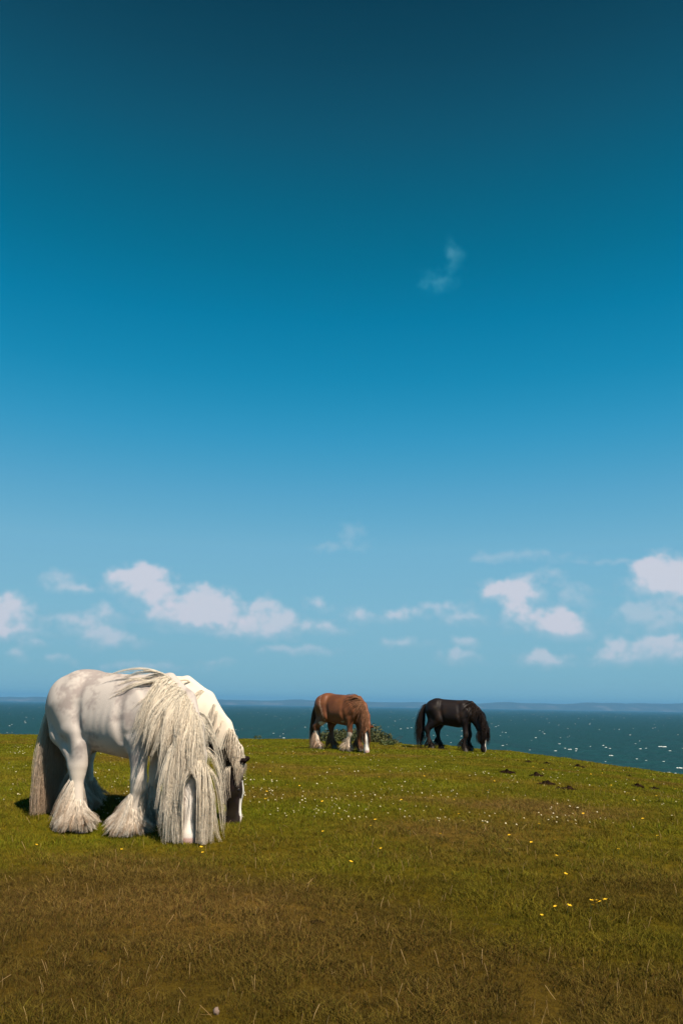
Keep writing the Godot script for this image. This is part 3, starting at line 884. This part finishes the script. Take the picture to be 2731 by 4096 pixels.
func make_horses():
	# the white cob in front
	var w := base_horse()
	w.name = "white_horse"; w.label = "white horse with a long cream mane hanging over its lowered face"
	w.coat = "white"; w.cell = 0.015; w.seed = 4; w.scale = 1.03
	w.turn = -deg_to_rad(24); w.rf = Vector3(0.36, 0, 0.17); w.back = 0.87; w.rh = Vector3(-0.16, 0, 0.23); w.lh = Vector3(-0.52, 0, -0.20); w.lf = Vector3(0.22, 0, -0.20)
	w.neck = [Vector3(0.42, 1.08, 0), Vector3(0.62, 0.98, 0.02), Vector3(0.76, 0.80, 0.07), Vector3(0.86, 0.60, 0.13), Vector3(0.90, 0.46, 0.16)]
	w.at = stand(w, "rf", 530, 3344)
	w.mane_color = Color(0.86, 0.785, 0.655); w.mane_tip = Color(0.80, 0.70, 0.57)
	w.tail_color = Color(0.84, 0.75, 0.62); w.tail_tip = Color(0.56, 0.41, 0.29); w.tail_wind = 0.06
	w.mane_locks = 310; w.mane_len = [0.66, 0.80]; w.sweep = 0.8; w.strands = 24; w.hair_rad = 0.0022; w.glow = Color(0.24, 0.21, 0.17); w.rough = 0.92; w.gloss = 0.12; w.fur = 0.9; w.swept = 0.22; w.wind = Vector3(0.05, 0, -0.02)
	w.far_side = 0.015; w.parting = 0.05; w.forelock = 62; w.forelock_len = 0.62
	w.tail_locks = 120; w.feather = 300; w.feather_len = 0.40
	var wf := [Color(0.84, 0.765, 0.665), Color(0.50, 0.34, 0.22)]
	w.feather_color = [wf, wf]
	w.face = Vector3(0.55, 0, 0.8); w.ear = Vector3(-0.2, 0.7, 0.2); w.ear_color = Color(0.46, 0.38, 0.32); w.nose = Vector3(0.16, -1, 0.16)
	make_horse(w)
	# the piebald beyond it
	var p := base_horse()
	p.name = "piebald_horse"; p.label = "black and white horse with dark face grazing behind the white horse"
	p.coat = "piebald"; p.cell = 0.018; p.seed = 8; p.scale = 0.98
	p.turn = -deg_to_rad(19); p.back = 1.0; p.glow = Color(0.24, 0.21, 0.17); p.rough = 0.9; p.gloss = 0.15; p.rh = Vector3(-0.72, 0, 0.17); p.lh = Vector3(-0.58, 0, -0.17); p.face = Vector3(1, 0, -0.55)
	p.neck = [Vector3(0.46, 1.08, 0), Vector3(0.68, 0.98, -0.02), Vector3(0.87, 0.78, -0.05), Vector3(1.0, 0.57, -0.08), Vector3(1.05, 0.44, -0.10)]
	p.at = muzzle_at(p, 940, 3288)
	p.mane_color = Color(0.82, 0.73, 0.60); p.mane_tip = Color(0.74, 0.62, 0.49)
	p.tail_color = Color(0.56, 0.47, 0.35); p.tail_tip = Color(0.25, 0.16, 0.10)
	p.mane_locks = 95; p.mane_len = [0.36, 0.26]; p.top = 0.9; p.sweep = 0.7; p.strands = 11; p.hair_rad = 0.0032; p.thin = 0.96; p.swept = 0.3
	p.forelock = 2; p.forelock_len = 0.26; p.far_side = 0.0
	p.feather_color = [wf, wf]; p.feather = 140
	make_horse(p)
	# the chestnut farther off
	var c := base_horse()
	c.name = "chestnut_horse"; c.label = "chestnut horse with white blaze and white feathered foreleg before a bush"
	c.coat = "chestnut"; c.cell = 0.025; c.seed = 15; c.feather = 80; c.flare = 0.16; c.fur = 0.7; c.rough = 0.5; c.scale = 0.96
	c.neck = [Vector3(0.42, 1.06, 0), Vector3(0.59, 0.95, 0.03), Vector3(0.72, 0.77, 0.08), Vector3(0.79, 0.60, 0.12), Vector3(0.82, 0.48, 0.14)]; c.turn = -deg_to_rad(38); c.far_side = 0.0
	c.at = stand(c, "rf", 1392, 3006)
	c.mane_color = Color(0.24, 0.12, 0.065); c.mane_tip = Color(0.21, 0.10, 0.055)
	c.tail_color = Color(0.20, 0.10, 0.055); c.tail_tip = Color(0.24, 0.13, 0.075); c.ear_color = Color(0.16, 0.05, 0.02)
	c.sweep = 0.8; c.mane_len = [0.55, 0.46]; c.face = Vector3(0.75, 0, 0.62); c.thin = 0.2
	var iv := [Color(0.64, 0.53, 0.42), Color(0.40, 0.26, 0.16)]
	var br := [Color(0.24, 0.13, 0.07), Color(0.28, 0.17, 0.10)]
	c.feather_color = [iv, br, [Color(0.50, 0.36, 0.26), Color(0.34, 0.2, 0.12)], br]
	make_horse(c)
	# the black by the edge
	var b := base_horse()
	b.name = "black_horse"; b.label = "glossy black horse with thin white blaze grazing on the pasture's edge above the sea"
	b.coat = "black"; b.cell = 0.025; b.seed = 21; b.feather = 70; b.flare = 0.04; b.feather_len = 0.26; b.rough = 0.55; b.gloss = 0.32; b.fur = 0.5; b.scale = 0.98
	b.neck = [Vector3(0.42, 1.06, 0), Vector3(0.59, 0.95, 0.03), Vector3(0.72, 0.77, 0.08), Vector3(0.79, 0.60, 0.12), Vector3(0.82, 0.48, 0.14)]; b.turn = -deg_to_rad(20)
	b.at = stand(b, "rf", 1856, 3006)
	b.cock = 0.6; b.face = Vector3(0.85, 0, 0.35); b.far_side = 0.4; b.tail_wind = -0.1
	make_horse(b)

func stand(h: Dictionary, foot: String, px: float, py: float) -> Vector3:     # place a horse by one hoof
	var o: Vector3 = pick(px, py) - Basis(Vector3.UP, h.turn) * h[foot] * h.scale
	return Vector3(o.x, land(o.x, o.z), o.z)

func muzzle_at(h: Dictionary, px: float, py: float) -> Vector3:
	var m: Vector3 = h.neck[4] + h.nose.normalized() * 0.5
	m.y = 0.0
	var o: Vector3 = pick(px, py) - Basis(Vector3.UP, h.turn) * m * h.scale
	return Vector3(o.x, land(o.x, o.z), o.z)

# ------------------------------------------------------------------ bushes, dung, stone
func leafy(s: Soup, rng: RandomNumberGenerator, at: Vector3, rad: Vector3, count: int, size: float, ca: Color, cb: Color):
	for k in count:
		var d := Vector3(rng.randfn(), absf(rng.randfn()), rng.randfn()).normalized()
		var p := at + d * rad * pow(rng.randf(), 0.33) * (1.0 + 0.25 * fleck.get_noise_3dv(at * 3.0 + d * 0.8))
		var u := Vector3(rng.randfn(), rng.randfn() + 0.4, rng.randfn()).normalized()
		var v := u.cross(Vector3(rng.randfn(), rng.randfn(), rng.randfn())).normalized()
		var z := size * rng.randf_range(0.6, 1.3)
		var col := ca.lerp(cb, rng.randf())
		var tip := p + u * z
		s.tri(p, p + u * z * 0.5 + v * z * 0.28, tip, col)
		s.tri(p, tip, p + u * z * 0.5 - v * z * 0.28, col)

func make_bushes():
	var rng := RandomNumberGenerator.new(); rng.seed = 31
	var lm := vpaint(0.7)
	lm.backlight_enabled = true; lm.backlight = Color(0.12, 0.16, 0.03)
	var bark := paint(Color(0.06, 0.045, 0.03), 0.9)
	# the low bramble behind the chestnut
	var at := pick(1415, 2972)
	at.z -= 1.6; at.y = land(at.x, at.z) - 0.03
	var b := thing("bramble_bush", at)
	tag(b, "low dark green bramble bush on the cliff edge behind the chestnut horse", "bush")
	var s := Soup.new()
	for q in [[-0.8, 0.34, 0.5], [-0.3, 0.40, 0.55], [0.2, 0.46, 0.6], [0.62, 0.58, 0.5], [0.98, 0.42, 0.45], [1.32, 0.26, 0.35], [1.6, 0.14, 0.3]]:
		var gy := land(at.x + q[0], at.z) - at.y
		leafy(s, rng, Vector3(q[0], gy, rng.randf_range(-0.15, 0.2)), Vector3(q[2], q[1] * 1.0, q[2]), 1500, 0.07, Color(0.032, 0.046, 0.012), Color(0.085, 0.088, 0.025))
	put("foliage", s.mesh(), lm, b)
	for k in 14:
		var st := Soup.new()
		var x := rng.randf_range(-1.3, 1.4)
		var gy := land(at.x + x, at.z) - at.y
		st.tube(PackedVector3Array([Vector3(x, gy - 0.02, 0), Vector3(x + rng.randf_range(-0.1, 0.1), gy + 0.2, rng.randf_range(-0.1, 0.1)), Vector3(x + rng.randf_range(-0.3, 0.3), gy + 0.42, rng.randf_range(-0.2, 0.2))]), 0.012, 0.004, Color.WHITE, Color.WHITE, 5)
		put("stem", st.mesh(), bark, b)
	# broad-leaved weeds near the edge
	var spots := [[1032, 2952, 0.17, "dark broad leaved weed on the skyline turf behind the piebald horse"], [1545, 2982, 0.12, "small dark weed at the end of the bramble bush"]]
	for q in spots:
		var pos := pick(q[0], q[1])
		var d := thing("weed", pos)
		tag(d, q[3], "plant")
		var l := Soup.new()
		for k in 5:
			leafy(l, rng, Vector3(rng.randf_range(-0.2, 0.2), 0, rng.randf_range(-0.1, 0.1)), Vector3(0.12, q[2], 0.12), 45, 0.07, Color(0.03, 0.055, 0.012), Color(0.08, 0.10, 0.025))
		put("leaves", l.mesh(), lm, d)

func make_dung():
	var rng := RandomNumberGenerator.new(); rng.seed = 51
	var m := vpaint(1.0)
	m.metallic_specular = 0.1
	var shapes := []
	for k in 4:
		var s := Soup.new()
		s.ball(Vector3(0, 0.008, 0), Vector3(0.10, 0.024, 0.078), Color(0.016, 0.010, 0.007), fleck, 0.5, 6, 12)
		for j in 42:
			var r := rng.randf_range(0.008, 0.021)
			var a := rng.randf_range(0, TAU)
			var q := rng.randf_range(0.0, 0.075)
			s.ball(Vector3(cos(a) * q * 1.3, r * 0.5 + maxf(0.0, 0.06 - q) * 0.75 * rng.randf(), sin(a) * q), Vector3(r * 1.15, r * 0.85, r), Color(0.012, 0.008, 0.006).lerp(Color(0.05, 0.03, 0.018), rng.randf() * rng.randf()), fleck, 0.7, 5, 7)
		shapes.append(s.mesh())
	for q in [[2112, 3049, 1.3], [2185, 3056, 1.5], [2311, 3071, 2.2], [2026, 3093, 2.0], [2144, 3106, 1.9], [2183, 3141, 2.0], [2273, 3159, 1.7], [2515, 3105, 1.1], [2545, 3149, 1.8], [2615, 3156, 1.2], [2008, 3047, 1.0], [1535, 3013, 1.0], [2230, 3158, 1.2]]:
		var o := put("dung_pile", shapes[rng.randi() % 4], m)
		o.position = pick(q[0], q[1]) + Vector3(0, 0.0, 0)
		o.scale = Vector3(q[2], q[2] * 0.9, q[2]) * 0.66
		o.rotation.y = rng.randf_range(0, TAU)
		tag(o, "dark crumbly dung pile on the green slope beside the sea", "dung", "dung piles on the slope")
	var near := put("dung_clod", shapes[1], m)
	near.position = pick(1266, 3690); near.scale = Vector3(0.42, 0.3, 0.36)
	tag(near, "small dark brown clod of old dung lying alone in the dry turf", "dung")
	var st := Soup.new()
	st.ball(Vector3(0, 0.012, 0), Vector3(0.014, 0.016, 0.012), Color(0.24, 0.17, 0.135), fleck, 0.6, 8, 12)
	var stone := put("stone", st.mesh(), vpaint(0.9))
	stone.position = pick(865, 4058)
	tag(stone, "tiny pale pinkish stone lying in the brown turf", "stone")

# ------------------------------------------------------------------ flowers
func daisy_mesh() -> ArrayMesh:
	var s := Soup.new()
	s.tube(PackedVector3Array([Vector3(0, -0.01, 0), Vector3(0.002, 0.02, 0.001), Vector3(0, 0.042, 0)]), 0.0012, 0.0012, Color(0.08, 0.11, 0.02), Color(0.08, 0.11, 0.02))
	for k in 11:
		var a := TAU * k / 11
		var d := Vector3(cos(a), 0.12, sin(a)); var e := Vector3(-sin(a), 0, cos(a)) * 0.0028
		var c := Vector3(0, 0.042, 0)
		s.tri(c, c + d * 0.008 + e, c + d * 0.0115, Color(0.58, 0.55, 0.40))
		s.tri(c, c + d * 0.0115, c + d * 0.008 - e, Color(0.58, 0.55, 0.40))
	s.ball(Vector3(0, 0.043, 0), Vector3(0.004, 0.0025, 0.004), Color(0.6, 0.38, 0.03), null, 0, 4, 7)
	return s.mesh()

func buttercup_mesh(tall: float) -> ArrayMesh:
	var s := Soup.new()
	s.tube(PackedVector3Array([Vector3(0, -0.01, 0), Vector3(0.004, tall * 0.5, 0.002), Vector3(0, tall, 0)]), 0.0013, 0.001, Color(0.08, 0.10, 0.02), Color(0.08, 0.10, 0.02))
	var c := Vector3(0, tall, 0)
	for k in 5:
		var a := TAU * k / 5
		var d := Vector3(cos(a), 0.5, sin(a)); var e := Vector3(-sin(a), 0, cos(a)) * 0.0065
		s.tri(c, c + d * 0.009 + e, c + d * 0.0135, Color(0.78, 0.46, 0.01))
		s.tri(c, c + d * 0.0135, c + d * 0.009 - e, Color(0.78, 0.46, 0.01))
	return s.mesh()

func sunward(rng: RandomNumberGenerator) -> Basis:      # open daisies face the sun
	return Basis(Vector3.UP, 0.55 + rng.randf_range(-0.7, 0.7)) * Basis(Vector3.RIGHT, rng.randf_range(0.35, 1.0))

func make_flowers():
	var rng := RandomNumberGenerator.new(); rng.seed = 61
	var m := vpaint(0.7)
	var dm := daisy_mesh()
	var bm := buttercup_mesh(0.05)
	var n := 0
	# buttercups seen one by one, then scattered ones
	var cups := [[2362, 3632], [2388, 3630], [2428, 3632], [2398, 3643], [2362, 3653], [2227, 3651], [2266, 3657], [2410, 3634], [2164, 3685], [2219, 3442], [2271, 3431], [2253, 3522], [1393, 3476], [2450, 3418], [2472, 3419], [1490, 3321], [1640, 3342], [1504, 3301], [676, 3362], [698, 3360], [140, 3396], [1015, 3433]]
	while cups.size() < 140:
		var y := 3010.0 + 420.0 * pow(rng.randf(), 1.2)
		cups.append([rng.randf_range(20, 2710), y])
	for q in cups:
		var p := pick(q[0], q[1] + 6)
		if p.y < -3.0 or p.z < -24.5 or (q[0] < 960 and q[1] < 3400 and q[1] > 3050 and n > 22): continue
		var o := put("buttercup", bm, m)
		o.position = p; o.rotation = Vector3(rng.randf_range(-0.3, 0.3), rng.randf_range(0, TAU), rng.randf_range(-0.3, 0.3)); o.scale = Vector3.ONE * rng.randf_range(0.85, 1.25)
		n += 1
		if n <= 9: tag(o, "yellow buttercup in the small cluster in dark foreground turf", "flower", "buttercup cluster")
		else: tag(o, "single yellow buttercup in the grazed turf", "flower", "scattered buttercups")
	# daisies lie in drifts
	var spots := []
	while spots.size() < 700:
		var y := 2985.0 + 520.0 * pow(rng.randf(), 1.5)
		var x := rng.randf_range(-120, 2850)
		var p := pick(x, y)
		if p.z < -26.0 or p.z > -8.0: continue
		if patch.get_noise_2d(p.x * 1.4 + 60.0, p.z * 0.9) + 0.35 * rng.randfn() < 0.12: continue
		spots.append(p)
	spots.sort_custom(func(a, b): return a.z > b.z)
	for k in mini(260, spots.size()):
		var o := put("daisy", dm, m)
		o.position = spots[k]; o.basis = sunward(rng).scaled(Vector3.ONE * rng.randf_range(0.5, 0.8))
		tag(o, "small white daisy in the green turf", "flower", "daisies in the turf")
	var mm := MultiMesh.new(); mm.transform_format = MultiMesh.TRANSFORM_3D; mm.mesh = dm
	mm.instance_count = spots.size() - 260
	for k in mm.instance_count:
		mm.set_instance_transform(k, Transform3D(sunward(rng).scaled(Vector3.ONE * rng.randf_range(0.5, 0.9)), spots[k + 260]))
	var mi := MultiMeshInstance3D.new(); mi.name = "daisies"; mi.multimesh = mm; mi.material_override = m; add_child(mi)
	tag(mi, "drifts of tiny white daisies far across the pasture", "flowers", "", "stuff")

# ------------------------------------------------------------------ grass
func tuft_mesh(rng: RandomNumberGenerator, blades: int, reach: float, tall: float, wide: float, straw := false) -> ArrayMesh:
	var s := Soup.new()
	for k in blades:
		var a := rng.randf_range(0, TAU)
		var p := Vector3(cos(a), 0, sin(a)) * reach * sqrt(rng.randf())
		var lean := Vector3(rng.randfn(), 0, rng.randfn()) * 0.9
		var hgt := tall * rng.randf_range(0.45, 1.15)
		var b := rng.randf_range(0, PI)
		var w := Vector3(cos(b), 0, sin(b)) * wide * rng.randf_range(0.6, 1.2)
		var mid := p + Vector3(0, hgt * 0.55, 0) + lean * hgt * 0.35
		var tip := p + Vector3(0, hgt * 0.95, 0) + lean * hgt
		var t := rng.randf_range(0.25, 1.75) if straw else rng.randf_range(0.4, 1.5)
		var warm := rng.randf_range(-0.3, 0.34)
		var col := Color(t * (1.0 + warm), t, t * (1.0 + warm))
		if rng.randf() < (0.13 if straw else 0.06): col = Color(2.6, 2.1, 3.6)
		p.y = -0.012
		s.tri(p - w, mid - w * 0.8, mid + w * 0.8, col)
		s.tri(p - w, mid + w * 0.8, p + w, col)
		s.tri(mid - w * 0.8, tip, mid + w * 0.8, col)
	return s.mesh()

func make_grass():
	var rng := RandomNumberGenerator.new(); rng.seed = 71
	var m := vpaint(0.75)
	m.metallic_specular = 0.2
	m.backlight_enabled = true; m.backlight = Color(0.3, 0.3, 0.03)
	var bands := [[2.6, 6.0, 2100, 0.031, 0.0014], [6.0, 10.5, 1200, 0.026, 0.0017], [10.5, 17.0, 520, 0.024, 0.0022], [17.0, 31.0, 240, 0.026, 0.0034]]
	for bi in bands.size():
		var b = bands[bi]
		for va in 2:
			var mesh := tuft_mesh(rng, 14 if bi < 2 else 18, 0.035 if bi < 2 else 0.07, b[3], b[4], bi == 0)
			var xf := []
			var area: float = 0.45 * (b[1] * b[1] - b[0] * b[0]) + 3.0 * (b[1] - b[0])
			for k in int(area * b[2] / 2.0):
				var d := sqrt(rng.randf_range(b[0] * b[0], b[1] * b[1]))
				var x := rng.randf_range(-1, 1) * (0.45 * d + 1.4)
				var z := -d + rng.randf_range(-0.05, 0.05)
				if d > edge(x) + 2.5: continue
				xf.append([x, z])
			var mm := MultiMesh.new(); mm.transform_format = MultiMesh.TRANSFORM_3D; mm.use_colors = true; mm.mesh = mesh
			mm.instance_count = xf.size()
			for k in xf.size():
				var x: float = xf[k][0]
				var z: float = xf[k][1]
				var f := fleck.get_noise_2d(x * 0.6, z * 0.6)
				var sc := rng.randf_range(0.6, 1.25) * (1.0 + 0.6 * f)
				if rng.randf() < 0.02: sc *= 1.6
				mm.set_instance_transform(k, Transform3D(Basis(Vector3.UP, rng.randf_range(0, TAU)).scaled(Vector3(sc, sc * rng.randf_range(0.8, 1.2), sc)), Vector3(x, land(x, z), z)))
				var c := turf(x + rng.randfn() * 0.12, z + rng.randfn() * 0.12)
				var t := rng.randf_range(0.75, 1.25) * (1.0 + 0.3 * f)
				mm.set_instance_color(k, Color(c.r * t, c.g * t, c.b * t))
			var o := MultiMeshInstance3D.new(); o.name = numbered("grass"); o.multimesh = mm; o.material_override = m; add_child(o)
			tag(o, ["fine brown and green grass blades of the near turf", "short green and olive grass round the white horse", "short green grass of the middle pasture", "far grass running up to the cliff edge"][bi], "grass", "", "stuff")
	# dry stalks standing out of the turf
	var s := Soup.new()
	s.tube(PackedVector3Array([Vector3(0, -0.01, 0), Vector3(0.004, 0.03, 0.002), Vector3(0.012, 0.06, 0.0), Vector3(0.016, 0.072, 0.0)]), 0.0009, 0.0011, Color.WHITE, Color.WHITE, 4, 0.0003)
	var m2 := MultiMesh.new(); m2.transform_format = MultiMesh.TRANSFORM_3D; m2.use_colors = true; m2.mesh = s.mesh()
	m2.instance_count = 1600
	for k in m2.instance_count:
		var d := 3.2 + 9.0 * pow(rng.randf(), 1.5)
		var x := rng.randf_range(-1, 1) * (0.45 * d + 1.0)
		var z := -d
		var sc := rng.randf_range(0.35, 1.0)
		var bs := Basis(Vector3.UP, rng.randf_range(0, TAU)) * Basis(Vector3.RIGHT, rng.randfn() * (0.35 if rng.randf() < 0.8 else 1.0))
		m2.set_instance_transform(k, Transform3D(bs.scaled(Vector3.ONE * sc), Vector3(x, land(x, z) + 0.01, z)))
		m2.set_instance_color(k, Color(0.32, 0.19, 0.06).lerp(Color(0.48, 0.32, 0.13), rng.randf()))
	var o2 := MultiMeshInstance3D.new(); o2.name = "dry_stalks"; o2.multimesh = m2; o2.material_override = vpaint(0.7); add_child(o2)
	tag(o2, "straw coloured dry grass stalks standing out of the near turf", "stalks", "", "stuff")
